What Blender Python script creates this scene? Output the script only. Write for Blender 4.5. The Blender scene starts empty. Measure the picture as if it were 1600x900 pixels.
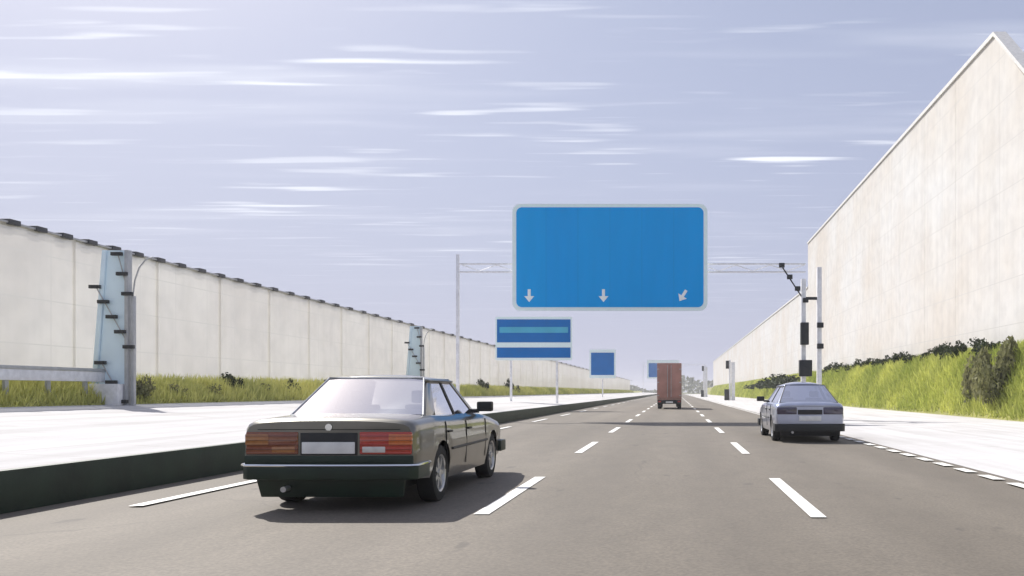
import bpy, bmesh, math, random
import numpy as np
from mathutils import Vector, Matrix
R = math.radians
random.seed(7); rng = np.random.default_rng(7)
SC = bpy.context.scene
COL = SC.collection

# ------------------------------------------------------------------ camera, sky, sun, exposure
EYE = 1.2
FPX = 1330.0                                   # focal length in pixels of a 1600 px wide frame
cam = bpy.data.cameras.new('camera'); cam_o = bpy.data.objects.new('camera', cam); COL.objects.link(cam_o)
cam_o.location = (0, 0, EYE); cam_o.rotation_euler = (R(90), 0, 0)
cam.sensor_width = 36; cam.lens = 36 * FPX / 1600
cam.shift_x = -255 / 1600; cam.shift_y = 162 / 1600
cam.clip_start = 0.1; cam.clip_end = 6000
SC.camera = cam_o

SUN_EL, SUN_AZ = 45.0, -42.0                   # degrees; azimuth measured from straight ahead, negative = left
world = bpy.data.worlds.new('World'); SC.world = world; world.use_nodes = True
nt = world.node_tree; nt.nodes.clear()
def wn(t, **k):
    n = nt.nodes.new(t)
    for a, b in k.items(): setattr(n, a, b)
    return n
def wmath(op, a, b=None):
    n = wn('ShaderNodeMath', operation=op)
    for i, v in enumerate((a, b)):
        if v is None: continue
        if isinstance(v, (int, float)): n.inputs[i].default_value = v
        else: nt.links.new(v, n.inputs[i])
    return n.outputs[0]
sky = wn('ShaderNodeTexSky', sky_type='NISHITA'); sky.sun_disc = False
sky.sun_elevation = R(SUN_EL); sky.sun_rotation = R(SUN_AZ); sky.dust_density = 2.0
bg_sky = wn('ShaderNodeBackground'); bg_sky.inputs['Strength'].default_value = 0.08
nt.links.new(sky.outputs[0], bg_sky.inputs['Color'])
# thin even veil of high cloud and the long cirrus streaks, laid on a plane high above the road
bg_veil = wn('ShaderNodeBackground'); bg_veil.inputs['Color'].default_value = (0.63, 0.66, 0.88, 1); bg_veil.inputs['Strength'].default_value = 0.53
bg_cir = wn('ShaderNodeBackground'); bg_cir.inputs['Color'].default_value = (0.93, 0.95, 1.0, 1); bg_cir.inputs['Strength'].default_value = 0.86
tc = wn('ShaderNodeTexCoord'); sep = wn('ShaderNodeSeparateXYZ'); nt.links.new(tc.outputs['Generated'], sep.inputs[0])
zc = wmath('MAXIMUM', sep.outputs[2], 0.03)
u = wmath('DIVIDE', sep.outputs[0], zc); v = wmath('DIVIDE', sep.outputs[1], zc)
def streak(su, sv, seed, lo, hi, detail=2.0, dist=0.0):
    c = wn('ShaderNodeCombineXYZ')
    nt.links.new(wmath('MULTIPLY', u, su), c.inputs[0]); nt.links.new(wmath('MULTIPLY', v, sv), c.inputs[1]); c.inputs[2].default_value = seed
    n = wn('ShaderNodeTexNoise'); n.inputs['Scale'].default_value = 1.0; n.inputs['Detail'].default_value = detail; n.inputs['Distortion'].default_value = dist
    nt.links.new(c.outputs[0], n.inputs['Vector'])
    m = wn('ShaderNodeMapRange', clamp=True); m.interpolation_type = 'SMOOTHSTEP'
    m.inputs['From Min'].default_value = lo; m.inputs['From Max'].default_value = hi
    nt.links.new(n.outputs['Fac'], m.inputs['Value']); return m.outputs[0]
s1 = streak(1.0, 8.0, 3.1, 0.585, 0.74)
s2 = streak(0.55, 3.2, 8.7, 0.50, 0.78, 3.0)
s3 = streak(1.7, 15.0, 15.2, 0.61, 0.77)
cir = wmath('MINIMUM', wmath('ADD', wmath('ADD', wmath('MULTIPLY', s1, 0.85), wmath('MULTIPLY', s2, 0.30)), wmath('MULTIPLY', s3, 0.35)), 1.0)
cf = wn('ShaderNodeMapRange', clamp=True); cf.inputs['From Min'].default_value = 0.08; cf.inputs['From Max'].default_value = 0.30
cf.inputs['To Min'].default_value = 0.15; cf.inputs['To Max'].default_value = 1.0; nt.links.new(sep.outputs[2], cf.inputs['Value'])
cir = wmath('MULTIPLY', cir, cf.outputs[0])
cir = wmath('MULTIPLY', cir, wmath('ADD', wmath('MULTIPLY', streak(0.45, 0.9, 31.4, 0.38, 0.66), 0.6), 0.45))   # the streaks gather in patches
mx1 = wn('ShaderNodeMixShader'); mx2 = wn('ShaderNodeMixShader')
# the veil thickens towards the horizon (a layer of even height is seen through more of itself)
vf = wn('ShaderNodeMapRange', clamp=True); vf.inputs['From Min'].default_value = 0.0; vf.inputs['From Max'].default_value = 0.5
vf.inputs['To Min'].default_value = 0.97; vf.inputs['To Max'].default_value = 0.50
nt.links.new(sep.outputs[2], vf.inputs['Value'])
nt.links.new(vf.outputs[0], mx1.inputs[0]); nt.links.new(bg_sky.outputs[0], mx1.inputs[1]); nt.links.new(bg_veil.outputs[0], mx1.inputs[2])
nt.links.new(cir, mx2.inputs[0]); nt.links.new(mx1.outputs[0], mx2.inputs[1]); nt.links.new(bg_cir.outputs[0], mx2.inputs[2])
wo = wn('ShaderNodeOutputWorld'); nt.links.new(mx2.outputs[0], wo.inputs['Surface'])

sun = bpy.data.lights.new('sun', 'SUN'); sun.energy = 4.0; sun.angle = R(0.53); sun.color = (1.0, 0.965, 0.91)
sun_o = bpy.data.objects.new('sun', sun); COL.objects.link(sun_o)
sd = Vector((math.sin(R(SUN_AZ)) * math.cos(R(SUN_EL)), math.cos(R(SUN_AZ)) * math.cos(R(SUN_EL)), math.sin(R(SUN_EL))))
sun_o.rotation_euler = sd.to_track_quat('Z', 'Y').to_euler(); sun_o.location = (-60, 30, 80)

vs = SC.view_settings
vs.view_transform = 'Standard'; vs.look = 'None'; vs.gamma = 1.0; vs.use_curve_mapping = False
HAZE = 0.0007
vs.exposure = 0.6
SC.cycles.max_bounces = 8; SC.cycles.transparent_max_bounces = 12

# ------------------------------------------------------------------ materials
class M:
    """a small node-material helper"""
    def __init__(s, name):
        s.m = bpy.data.materials.new(name); s.m.use_nodes = True
        s.t = s.m.node_tree; s.t.nodes.clear()
        s.o = s.n('ShaderNodeOutputMaterial'); s.p = s.n('ShaderNodeBsdfPrincipled')
        s.l(s.p.outputs[0], s.o.inputs['Surface'])
        s.tc = s.n('ShaderNodeTexCoord').outputs['Object']
        s.geo = s.n('ShaderNodeNewGeometry').outputs['Position']
    def n(s, t, **k):
        x = s.t.nodes.new(t)
        for a, b in k.items(): setattr(x, a, b)
        return x
    def l(s, a, b): s.t.links.new(a, b)
    def noise(s, scale, detail=4, src=None, sc=None):
        x = s.n('ShaderNodeTexNoise'); x.inputs['Scale'].default_value = scale; x.inputs['Detail'].default_value = detail
        v = s.tc if src is None else src
        if sc is not None:
            mp = s.n('ShaderNodeMapping'); mp.inputs['Scale'].default_value = sc; s.l(v, mp.inputs['Vector']); v = mp.outputs[0]
        s.l(v, x.inputs['Vector']); return x.outputs['Fac']
    def ramp(s, f, stops):
        r = s.n('ShaderNodeValToRGB'); e = r.color_ramp.elements
        while len(e) < len(stops): e.new(0.5)
        for q, (p, c) in zip(e, stops): q.position = p; q.color = (*c, 1)
        s.l(f, r.inputs[0]); return r.outputs[0]
    def mix(s, f, a, b, mode='MIX'):
        x = s.n('ShaderNodeMix', data_type='RGBA', blend_type=mode)
        for i, v in ((0, f), (6, a), (7, b)):
            if isinstance(v, (int, float)): x.inputs[i].default_value = v
            elif isinstance(v, tuple): x.inputs[i].default_value = (*v, 1)
            else: s.l(v, x.inputs[i])
        return x.outputs[2]
    def bump(s, h, strength=0.3, dist=0.02):
        b = s.n('ShaderNodeBump'); b.inputs['Strength'].default_value = strength; b.inputs['Distance'].default_value = dist
        s.l(h, b.inputs['Height']); s.l(b.outputs[0], s.p.inputs['Normal'])
    def set(s, **k):
        for a, v in k.items():
            i = s.p.inputs[a.replace('_', ' ')]
            if isinstance(v, tuple) and len(v) == 3: i.default_value = (*v, 1)
            elif isinstance(v, (int, float, tuple)): i.default_value = v
            else: s.l(v, i)
        return s

def plain(name, c, rough=0.5, metal=0.0, var=0.12, scale=6.0, coat=0.0, bump=0.0, spec=0.5):
    m = M(name); f = m.noise(scale, 5)
    lo = tuple(max(0, x * (1 - var)) for x in c); hi = tuple(min(1, x * (1 + var)) for x in c)
    m.set(Base_Color=m.ramp(f, [(0.3, lo), (0.7, hi)]), Roughness=rough, Metallic=metal, Coat_Weight=coat, Coat_Roughness=0.06)
    m.p.inputs['Specular IOR Level'].default_value = spec
    if bump: m.bump(m.noise(scale * 8, 3), bump, 0.01)
    return m.m

def asphalt():
    m = M('asphalt')
    big = m.noise(0.22, 5, m.geo, (1.6, 0.25, 1)); fine = m.noise(38, 3, m.geo); mid = m.noise(3.0, 5, m.geo, (1, 0.35, 1))
    c = m.ramp(big, [(0.32, (0.140, 0.120, 0.094)), (0.68, (0.182, 0.158, 0.128))])
    c = m.mix(0.55, c, m.ramp(fine, [(0.3, (0.55, 0.55, 0.55)), (0.72, (1.35, 1.33, 1.3))]), 'MULTIPLY')
    c = m.mix(0.4, c, m.ramp(mid, [(0.3, (0.78, 0.78, 0.78)), (0.7, (1.15, 1.15, 1.14))]), 'MULTIPLY')
    sx = m.n('ShaderNodeSeparateXYZ'); m.l(m.geo, sx.inputs[0])
    def mth(op, a, b):
        q = m.n('ShaderNodeMath', operation=op)
        for i, v in enumerate((a, b)):
            if isinstance(v, (int, float)): q.inputs[i].default_value = v
            else: m.l(v, q.inputs[i])
        return q.outputs[0]
    # two darker rubber-worn wheel paths in each 3.2 m lane
    wave = mth('COSINE', mth('MULTIPLY', mth('ADD', sx.outputs[0], 1.05), 2 * math.pi / 1.6), 0)
    wear = m.noise(1.1, 5, m.geo, (1, 0.06, 1))
    c = m.mix(mth('MULTIPLY', mth('ADD', mth('MULTIPLY', wave, 0.5), 0.5), mth('MULTIPLY', wear, 0.55)), c, (0.095, 0.081, 0.065))
    # tar-sealed cracks and a few oil drips
    vo = m.n('ShaderNodeTexVoronoi', feature='DISTANCE_TO_EDGE'); vo.inputs['Scale'].default_value = 0.16
    wob = m.n('ShaderNodeVectorMath', operation='ADD'); nz = m.n('ShaderNodeTexNoise'); nz.inputs['Scale'].default_value = 0.9; nz.inputs['Detail'].default_value = 6
    m.l(m.geo, nz.inputs['Vector']); m.l(m.geo, wob.inputs[0]); m.l(nz.outputs['Color'], wob.inputs[1]); m.l(wob.outputs[0], vo.inputs['Vector'])
    ck = m.n('ShaderNodeMapRange', clamp=True); ck.inputs['From Min'].default_value = 0.0045; ck.inputs['From Max'].default_value = 0.0015; m.l(vo.outputs['Distance'], ck.inputs['Value'])
    msk = m.n('ShaderNodeMapRange', clamp=True); msk.inputs['From Min'].default_value = 0.5; msk.inputs['From Max'].default_value = 0.56; m.l(m.noise(0.13, 2, m.geo), msk.inputs['Value'])
    c = m.mix(mth('MULTIPLY', mth('MULTIPLY', ck.outputs[0], msk.outputs[0]), 0.22), c, (0.03, 0.028, 0.026))
    dr = m.n('ShaderNodeMapRange', clamp=True); dr.inputs['From Min'].default_value = 0.68; dr.inputs['From Max'].default_value = 0.74; m.l(m.noise(2.6, 2, m.geo, (1, 0.5, 1)), dr.inputs['Value'])
    c = m.mix(mth('MULTIPLY', dr.outputs[0], 0.45), c, (0.05, 0.045, 0.04))
    m.set(Base_Color=c, Roughness=0.78); m.bump(fine, 0.35, 0.006); return m.m
def concrete():
    m = M('pale_concrete')
    big = m.noise(0.35, 6, m.geo); fine = m.noise(14, 4, m.geo); st = m.noise(0.9, 6, m.geo, (2.5, 0.12, 1))
    c = m.ramp(big, [(0.3, (0.54, 0.525, 0.52)), (0.7, (0.62, 0.61, 0.61))])
    c = m.mix(0.35, c, m.ramp(fine, [(0.3, (0.86, 0.86, 0.85)), (0.7, (1, 1, 1))]), 'MULTIPLY')
    c = m.mix(0.5, c, m.ramp(st, [(0.35, (0.72, 0.71, 0.69)), (0.6, (1, 1, 1))]), 'MULTIPLY')
    br = m.n('ShaderNodeTexBrick'); br.offset = 0.0; br.inputs['Scale'].default_value = 1.0
    br.inputs['Brick Width'].default_value = 4.0; br.inputs['Row Height'].default_value = 5.0; br.inputs['Mortar Size'].default_value = 0.02
    m.l(m.geo, br.inputs['Vector'])
    c = m.mix(br.outputs['Fac'], c, (0.45, 0.44, 0.42)); wd = m.n('ShaderNodeMapRange', clamp=True); wd.inputs['From Min'].default_value = 0.60; wd.inputs['From Max'].default_value = 0.72; m.l(m.noise(1.7, 6, m.geo, (0.5, 1.3, 1)), wd.inputs['Value'])
    wq = m.n('ShaderNodeMath', operation='MULTIPLY'); m.l(wd.outputs[0], wq.inputs[0]); wq.inputs[1].default_value = 0.4
    c = m.mix(wq.outputs[0], c, (0.36, 0.34, 0.31))                # damp and dirt stains
    m.set(Base_Color=c, Roughness=0.95); m.p.inputs['Specular IOR Level'].default_value = 0.1; m.bump(fine, 0.2, 0.01); return m.m
def paint():
    m = M('road_paint'); f = m.noise(26, 5, m.geo); g = m.noise(5, 4, m.geo)
    c = m.ramp(f, [(0.30, (0.35, 0.34, 0.31)), (0.42, (0.80, 0.79, 0.75))]); c = m.mix(0.3, c, m.ramp(g, [(0.35, (0.8, 0.79, 0.75)), (0.6, (1, 1, 1))]), 'MULTIPLY')
    m.set(Base_Color=c, Roughness=0.6); return m.m
def barrier(name, a, b, trans, joint, width, height, clear=0.0, streaks=0.45):
    """pale translucent cladding with fine joints, grime runs and blotches"""
    m = M(name)
    big = m.noise(0.16, 6, m.geo); mid = m.noise(1.3, 6, m.geo); run = m.noise(1.0, 5, m.geo, (1, 2.2, 0.12))
    c = m.ramp(big, [(0.33, a), (0.67, b)])
    c = m.mix(0.55, c, m.ramp(mid, [(0.3, (0.84, 0.83, 0.82)), (0.62, (1.03, 1.02, 1.0))]), 'MULTIPLY')
    c = m.mix(streaks, c, m.ramp(run, [(0.36, (0.80, 0.79, 0.76)), (0.58, (1, 1, 1))]), 'MULTIPLY')
    sw = m.n('ShaderNodeSeparateXYZ'); m.l(m.geo, sw.inputs[0]); cb = m.n('ShaderNodeCombineXYZ')
    m.l(sw.outputs[1], cb.inputs[0]); m.l(sw.outputs[2], cb.inputs[1])
    br = m.n('ShaderNodeTexBrick'); br.offset = 0.0; br.inputs['Scale'].default_value = 1.0
    br.inputs['Brick Width'].default_value = width; br.inputs['Row Height'].default_value = height; br.inputs['Mortar Size'].default_value = 0.018
    m.l(cb.outputs[0], br.inputs['Vector'])
    c = m.mix(br.outputs['Fac'], c, joint)
    m.set(Base_Color=c, Roughness=0.6); m.bump(mid, 0.25, 0.03)
    tr = m.n('ShaderNodeBsdfTranslucent'); m.l(c, tr.inputs['Color'])
    ms = m.n('ShaderNodeMixShader'); ms.inputs[0].default_value = trans
    m.l(m.p.outputs[0], ms.inputs[1]); m.l(tr.outputs[0], ms.inputs[2])
    cl = m.n('ShaderNodeBsdfTransparent'); mc = m.n('ShaderNodeMixShader'); mc.inputs[0].default_value = clear
    m.l(ms.outputs[0], mc.inputs[1]); m.l(cl.outputs[0], mc.inputs[2]); m.l(mc.outputs[0], m.o.inputs['Surface']); return m.m
def foliage(name, dark, light, trans=0.35):
    m = M(name); at = m.n('ShaderNodeAttribute', attribute_name='tint'); big = m.noise(0.35, 4, m.geo)
    c = m.mix(at.outputs['Fac'], dark, light)
    c = m.mix(0.6, c, m.ramp(big, [(0.32, (0.62, 0.66, 0.6)), (0.66, (1.25, 1.2, 1.1))]), 'MULTIPLY')
    m.set(Base_Color=c, Roughness=0.65); m.p.inputs['Specular IOR Level'].default_value = 0.25
    tr = m.n('ShaderNodeBsdfTranslucent'); m.l(c, tr.inputs['Color'])
    ms = m.n('ShaderNodeMixShader'); ms.inputs[0].default_value = trans
    m.l(m.p.outputs[0], ms.inputs[1]); m.l(tr.outputs[0], ms.inputs[2]); m.l(ms.outputs[0], m.o.inputs['Surface']); return m.m
def soil(name, a, b):
    m = M(name); f = m.noise(1.4, 6, m.geo); g = m.noise(0.12, 4, m.geo)
    c = m.mix(0.5, m.ramp(f, [(0.3, a), (0.7, b)]), m.ramp(g, [(0.3, a), (0.7, b)])); m.set(Base_Color=c, Roughness=0.95); m.bump(f, 0.5, 0.05); return m.m
def glass(name, tint, refl):
    """tinted, mirror-like car glass"""
    m = M(name); t = m.t; t.nodes.remove(m.p)
    tr = m.n('ShaderNodeBsdfTransparent'); tr.inputs[0].default_value = (*tint, 1)
    gl = m.n('ShaderNodeBsdfGlossy'); gl.inputs['Color'].default_value = (0.96, 0.96, 1, 1); gl.inputs['Roughness'].default_value = 0.05
    fr = m.n('ShaderNodeFresnel'); fr.inputs[0].default_value = 1.5
    ad = m.n('ShaderNodeMath', operation='ADD', use_clamp=True); ad.inputs[1].default_value = refl; m.l(fr.outputs[0], ad.inputs[0])
    ms = m.n('ShaderNodeMixShader'); m.l(ad.outputs[0], ms.inputs[0]); m.l(tr.outputs[0], ms.inputs[1]); m.l(gl.outputs[0], ms.inputs[2])
    m.l(ms.outputs[0], m.o.inputs['Surface']); return m.m
def car_paint(name, c, metal, rough=0.3):
    m = M(name); f = m.noise(2.2, 5); d = m.noise(9, 6)
    col = m.ramp(f, [(0.3, tuple(x * 0.85 for x in c)), (0.7, tuple(min(1, x * 1.1) for x in c))])
    sep_ = m.n('ShaderNodeSeparateXYZ'); m.l(m.tc, sep_.inputs[0])
    low = m.n('ShaderNodeMapRange', clamp=True); low.inputs['From Min'].default_value = 0.55; low.inputs['From Max'].default_value = 0.25; m.l(sep_.outputs[2], low.inputs['Value'])
    mu = m.n('ShaderNodeMath', operation='MULTIPLY'); m.l(low.outputs[0], mu.inputs[0]); m.l(d, mu.inputs[1])
    col = m.mix(mu.outputs[0], col, (0.12, 0.105, 0.085))          # road dirt thrown up along the sills
    m.set(Base_Color=col, Metallic=metal, Roughness=rough, Coat_Weight=0.7, Coat_Roughness=0.05); return m.m

def sign_face():
    m = M('sign_blue'); sx = m.n('ShaderNodeSeparateXYZ'); m.l(m.tc, sx.inputs[0]); cb = m.n('ShaderNodeCombineXYZ'); m.l(sx.outputs[0], cb.inputs[0]); za = m.n('ShaderNodeMath', operation='ADD'); za.inputs[1].default_value = 15.0; m.l(sx.outputs[2], za.inputs[0]); m.l(za.outputs[0], cb.inputs[1])
    br = m.n('ShaderNodeTexBrick'); br.offset = 0.0; br.inputs['Scale'].default_value = 1.0; br.inputs['Brick Width'].default_value = 1.36; br.inputs['Row Height'].default_value = 30; br.inputs['Mortar Size'].default_value = 0.008
    br.inputs['Color1'].default_value = (0.0, 0.36, 0.88, 1); br.inputs['Color2'].default_value = (0.0, 0.38, 0.89, 1); br.inputs['Mortar'].default_value = (0.0, 0.30, 0.74, 1); m.l(cb.outputs[0], br.inputs['Vector'])
    gr_ = m.noise(1.2, 6, None, (2.0, 1, 0.25))
    c = m.mix(0.2, br.outputs['Color'], m.ramp(gr_, [(0.35, (0.75, 0.8, 0.82)), (0.6, (1, 1, 1))]), 'MULTIPLY'); m.set(Base_Color=c, Roughness=0.6); m.p.inputs['Specular IOR Level'].default_value = 0.15; return m.m
def lens(name, c, rough=0.12):
    # moulded lamp glass: fine flutes and broad horizontal ribs
    m = M(name); sx = m.n('ShaderNodeSeparateXYZ'); m.l(m.tc, sx.inputs[0])
    w = m.n('ShaderNodeMath', operation='MULTIPLY'); w.inputs[1].default_value = 2 * math.pi / 0.044; m.l(sx.outputs[2], w.inputs[0])
    sn = m.n('ShaderNodeMath', operation='SINE'); m.l(w.outputs[0], sn.inputs[0])
    mr = m.n('ShaderNodeMapRange', clamp=True); mr.inputs['From Min'].default_value = 0.75; mr.inputs['From Max'].default_value = 0.95; m.l(sn.outputs[0], mr.inputs['Value'])
    col = m.mix(mr.outputs[0], m.ramp(m.noise(25, 4), [(0.3, tuple(x * 0.8 for x in c)), (0.7, c)]), tuple(x * 0.4 for x in c))
    m.set(Base_Color=col, Roughness=rough, Coat_Weight=1.0, Coat_Roughness=0.06); m.bump(sn.outputs[0], 0.5, 0.006); return m.m
MT = dict(
    asphalt=asphalt(), concrete=concrete(), paint=paint(),
    wall_shade=barrier('translucent_barrier', (0.76, 0.73, 0.69), (0.84, 0.82, 0.78), 0.55, (0.71, 0.69, 0.65), 2.0, 1.25, 0.42, 0.22),
    wall_tall=barrier('pale_cladding', (0.77, 0.725, 0.67), (0.83, 0.825, 0.815), 0.25, (0.66, 0.64, 0.61), 3.0, 2.2, 0.0, 0.2),
    coping=plain('pale_coping', (0.66, 0.645, 0.62), 0.6),
    dark_cap=plain('dark_clamp', (0.05, 0.05, 0.055), 0.5),
    grey_cap=plain('grey_cap_rail', (0.42, 0.42, 0.43), 0.5),
    grass=foliage('grass_blades', (0.25, 0.32, 0.06), (0.60, 0.62, 0.18), 0.45), brightened_grass=foliage('brightened_grass_blades', (0.40, 0.44, 0.11), (0.74, 0.72, 0.28), 0.5),  # left grass: colour lightened to make up for the wall's shade
    brightened_bank=soil('brightened_bank', (0.34, 0.36, 0.10), (0.52, 0.49, 0.2)),  # soil under it, brightened against the same shade
    bank=soil('bank_soil', (0.17, 0.185, 0.05), (0.32, 0.30, 0.10)),
    field=soil('field', (0.10, 0.12, 0.04), (0.20, 0.19, 0.09)),
    leaf=foliage('dark_leaves', (0.012, 0.022, 0.006), (0.045, 0.065, 0.018), 0.2),
    leaf_olive=foliage('olive_leaves', (0.13, 0.14, 0.06), (0.30, 0.29, 0.15), 0.35),
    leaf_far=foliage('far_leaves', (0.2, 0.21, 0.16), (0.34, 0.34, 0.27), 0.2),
    bark=plain('bark', (0.09, 0.07, 0.05), 0.9, bump=0.4),
    shade_green_wall=plain('painted_shade_green_wall', (0.010, 0.026, 0.013), 0.6, var=0.4, scale=2.0, bump=0.3),  # dark green deepens the shade on the road-side face
    steel=plain('pale_steel', (0.82, 0.82, 0.85), 0.45, 0.2),
    steel_white=plain('white_steel', (0.80, 0.80, 0.82), 0.45),
    steel_grey=plain('grey_steel', (0.42, 0.43, 0.44), 0.5, 0.2),
    steel_dark=plain('dark_steel', (0.02, 0.022, 0.025), 0.5, 0.2),
    pale_blue=plain('pale_blue_panel', (0.72, 0.87, 0.96), 0.25, var=0.06, scale=1.0),
    sign_blue=sign_face(),
    sign_deep=plain('deep_sign_blue', (0.004, 0.16, 0.50), 0.6, var=0.08, scale=0.8, spec=0.15),
    sign_teal=plain('teal_sign_band', (0.06, 0.42, 0.62), 0.4, var=0.1, scale=0.8),
    sign_edge=plain('sign_border', (0.84, 0.97, 0.98), 0.4, var=0.03),
    sign_white=plain('sign_white', (0.92, 0.97, 0.97), 0.4, var=0.03),
    rubber=plain('rubber', (0.018, 0.018, 0.018), 0.85, scale=30),
    alloy=plain('alloy', (0.52, 0.52, 0.52), 0.35, 0.7),
    chrome=plain('chrome', (0.75, 0.76, 0.77), 0.15, 1.0, var=0.03),
    black=plain('black_plastic', (0.016, 0.017, 0.018), 0.55),
    seam=plain('panel_gap', (0.006, 0.006, 0.006), 0.9),
    cloth=plain('seat_cloth', (0.20, 0.20, 0.21), 0.9),
    red_lens=lens('red_lens', (0.50, 0.035, 0.015)),
    shaded_lens=lens('shaded_brown_lens', (0.24, 0.06, 0.018), 0.25), shaded_amber=lens('shaded_amber_lens', (0.40, 0.15, 0.03), 0.25),  # left lamp: darker copies of the lenses, shading put into the colour
    amber_lens=lens('amber_lens', (0.64, 0.15, 0.02)),
    clear_lens=plain('clear_lens', (0.60, 0.58, 0.56), 0.1, coat=1.0, scale=20),
    smoke_lens=plain('smoky_lens', (0.045, 0.035, 0.07), 0.1, coat=1.0, scale=20),
    plate=plain('number_plate', (0.74, 0.74, 0.73), 0.4),
    bumper_green=plain('dark_green_bumper', (0.005, 0.020, 0.010), 0.45, scale=4, var=0.3),
    paint_dark=car_paint('green_grey_paint', (0.175, 0.168, 0.145), 0.8, 0.3),
    paint_silver=car_paint('blue_silver_paint', (0.40, 0.43, 0.55), 0.65, 0.28),
    glass=glass('car_glass', (0.82, 0.83, 0.86), 0.6), glass_dark=glass('dark_glass', (0.5, 0.52, 0.6), 0.25),
    box_red=plain('red_brown_box', (0.40, 0.20, 0.165), 0.5, var=0.18, scale=1.2),
    box_frame=plain('lorry_frame', (0.36, 0.21, 0.18), 0.5),
)

# ------------------------------------------------------------------ mesh helpers
def tag(o, label=None, cat=None, group=None, kind=None):
    for k, x in (('label', label), ('category', cat), ('group', group), ('kind', kind)):
        if x: o[k] = x
    return o
def empty(name, loc, label=None, cat=None, group=None, rz=0.0):
    o = bpy.data.objects.new(name, None); COL.objects.link(o); o.location = loc; o.rotation_euler.z = rz; o.empty_display_size = 0.3
    return tag(o, label, cat, group)
def link(name, me, mat, parent=None, smooth=None):
    for x in (mat if isinstance(mat, (list, tuple)) else [mat]): me.materials.append(x)
    if smooth is not None:
        me.polygons.foreach_set('use_smooth', [True] * len(me.polygons)); me.set_sharp_from_angle(angle=R(smooth))
    o = bpy.data.objects.new(name, me); COL.objects.link(o)
    if parent: o.parent = parent
    return o
class MB:
    def __init__(s): s.v = []; s.f = []
    def add(s, vs_, fs):
        b = len(s.v); s.v += [tuple(x) for x in vs_]; s.f += [tuple(b + i for i in f) for f in fs]; return s
    def box(s, x0, x1, y0, y1, z0, z1):
        return s.add([(x0,y0,z0),(x1,y0,z0),(x1,y1,z0),(x0,y1,z0),(x0,y0,z1),(x1,y0,z1),(x1,y1,z1),(x0,y1,z1)],
                     [(3,2,1,0),(4,5,6,7),(0,1,5,4),(1,2,6,5),(2,3,7,6),(3,0,4,7)])
    def prism(s, poly, off):
        n = len(poly); a = [Vector(p) for p in poly]; b = [p + Vector(off) for p in a]
        return s.add(a + b, [tuple(range(n)), tuple(range(2*n-1, n-1, -1))] + [(i, i+n, (i+1) % n + n, (i+1) % n) for i in range(n)])
    def tube(s, pts, r, seg=10, r1=None):
        pts = [Vector(p) for p in pts]; rings = []
        for i, p in enumerate(pts):
            d = (pts[min(i+1, len(pts)-1)] - pts[max(i-1, 0)]).normalized()
            a = d.orthogonal().normalized() if i == 0 else (rings_a - d * rings_a.dot(d)).normalized()
            rings_a = a; b = d.cross(a); rr = r if r1 is None else r + (r1 - r) * i / (len(pts) - 1)
            rings.append([p + a * rr * math.cos(2*math.pi*k/seg) + b * rr * math.sin(2*math.pi*k/seg) for k in range(seg)])
        vs_ = [q for ring in rings for q in ring]; n = len(rings)
        fs = [(i*seg+k, i*seg+(k+1) % seg, (i+1)*seg+(k+1) % seg, (i+1)*seg+k) for i in range(n-1) for k in range(seg)]
        return s.add(vs_, fs + [tuple(range(seg-1, -1, -1)), tuple((n-1)*seg+k for k in range(seg))])
    def lathe_x(s, prof, seg=28, c=(0, 0, 0)):
        """prof: (x, r) list, closed or open, spun about the x axis"""
        n = len(prof); vs_ = [(c[0]+x, c[1]+r*math.cos(2*math.pi*k/seg), c[2]+r*math.sin(2*math.pi*k/seg)) for k in range(seg) for x, r in prof]
        return s.add(vs_, [(k*n+i, k*n+i+1, ((k+1) % seg)*n+i+1, ((k+1) % seg)*n+i) for k in range(seg) for i in range(n-1)])
    def build(s, name, mat, parent=None, smooth=None, bevel=0.0, seg=2):
        bm = bmesh.new(); vs_ = [bm.verts.new(v) for v in s.v]
        for f in s.f:
            try: bm.faces.new([vs_[i] for i in f])
            except ValueError: pass
        bmesh.ops.remove_doubles(bm, verts=bm.verts, dist=1e-5)
        bmesh.ops.recalc_face_normals(bm, faces=bm.faces)
        if bevel:
            es = [e for e in bm.edges if len(e.link_faces) == 2 and e.calc_face_angle(0) > 0.6]
            bmesh.ops.bevel(bm, geom=es, offset=bevel, segments=seg, profile=0.6, affect='EDGES', clamp_overlap=True)
            if smooth is None: smooth = 40
        me = bpy.data.meshes.new(name); bm.to_mesh(me); bm.free()
        return link(name, me, mat, parent, smooth)
def copy_tree(o, parent=None):
    c = o.copy(); COL.objects.link(c); c.parent = parent
    for ch in list(o.children): copy_tree(ch, c)
    return c
def interp(x, pts):
    return float(np.interp(x, [p[0] for p in pts], [p[1] for p in pts]))

# ------------------------------------------------------------------ the setting: ground, road, concrete, banks
Y0, Y1 = -40.0, 420.0
LW, RW = 17.6, 16.0                 # lateral distance of the left and right walls
K0 = 6.6                            # the low wall left of the road
def sheet(name, pts, mat, kind='structure'):
    """strip of constant cross-section: pts are (x, z); split along y so shading stays even"""
    ys = list(np.linspace(Y0, 120, 41)) + list(np.linspace(140, Y1, 15)); n = len(pts)
    mb = MB(); mb.add([(x, y, z) for y in ys for x, z in pts], [(j*n+i, j*n+i+1, (j+1)*n+i+1, (j+1)*n+i) for j in range(len(ys)-1) for i in range(n-1)])
    o = mb.build(name, mat); return tag(o, kind=kind)
g = MB(); g.add([(-1500, -300, -0.03), (1500, -300, -0.03), (1500, 2500, -0.03), (-1500, 2500, -0.03)], [(0, 1, 2, 3)])
tag(g.build('ground', MT['field']), kind='structure')
sheet('road', [(-K0, 0.0), (-3, 0.012), (0, 0.014), (4.62, 0.0)], MT['asphalt'])
sheet('pavement', [(-16.0, 0.83), (-11, 0.62), (-K0 - 0.12, 0.42)], MT['concrete'])       # raised concrete apron on the left
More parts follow.
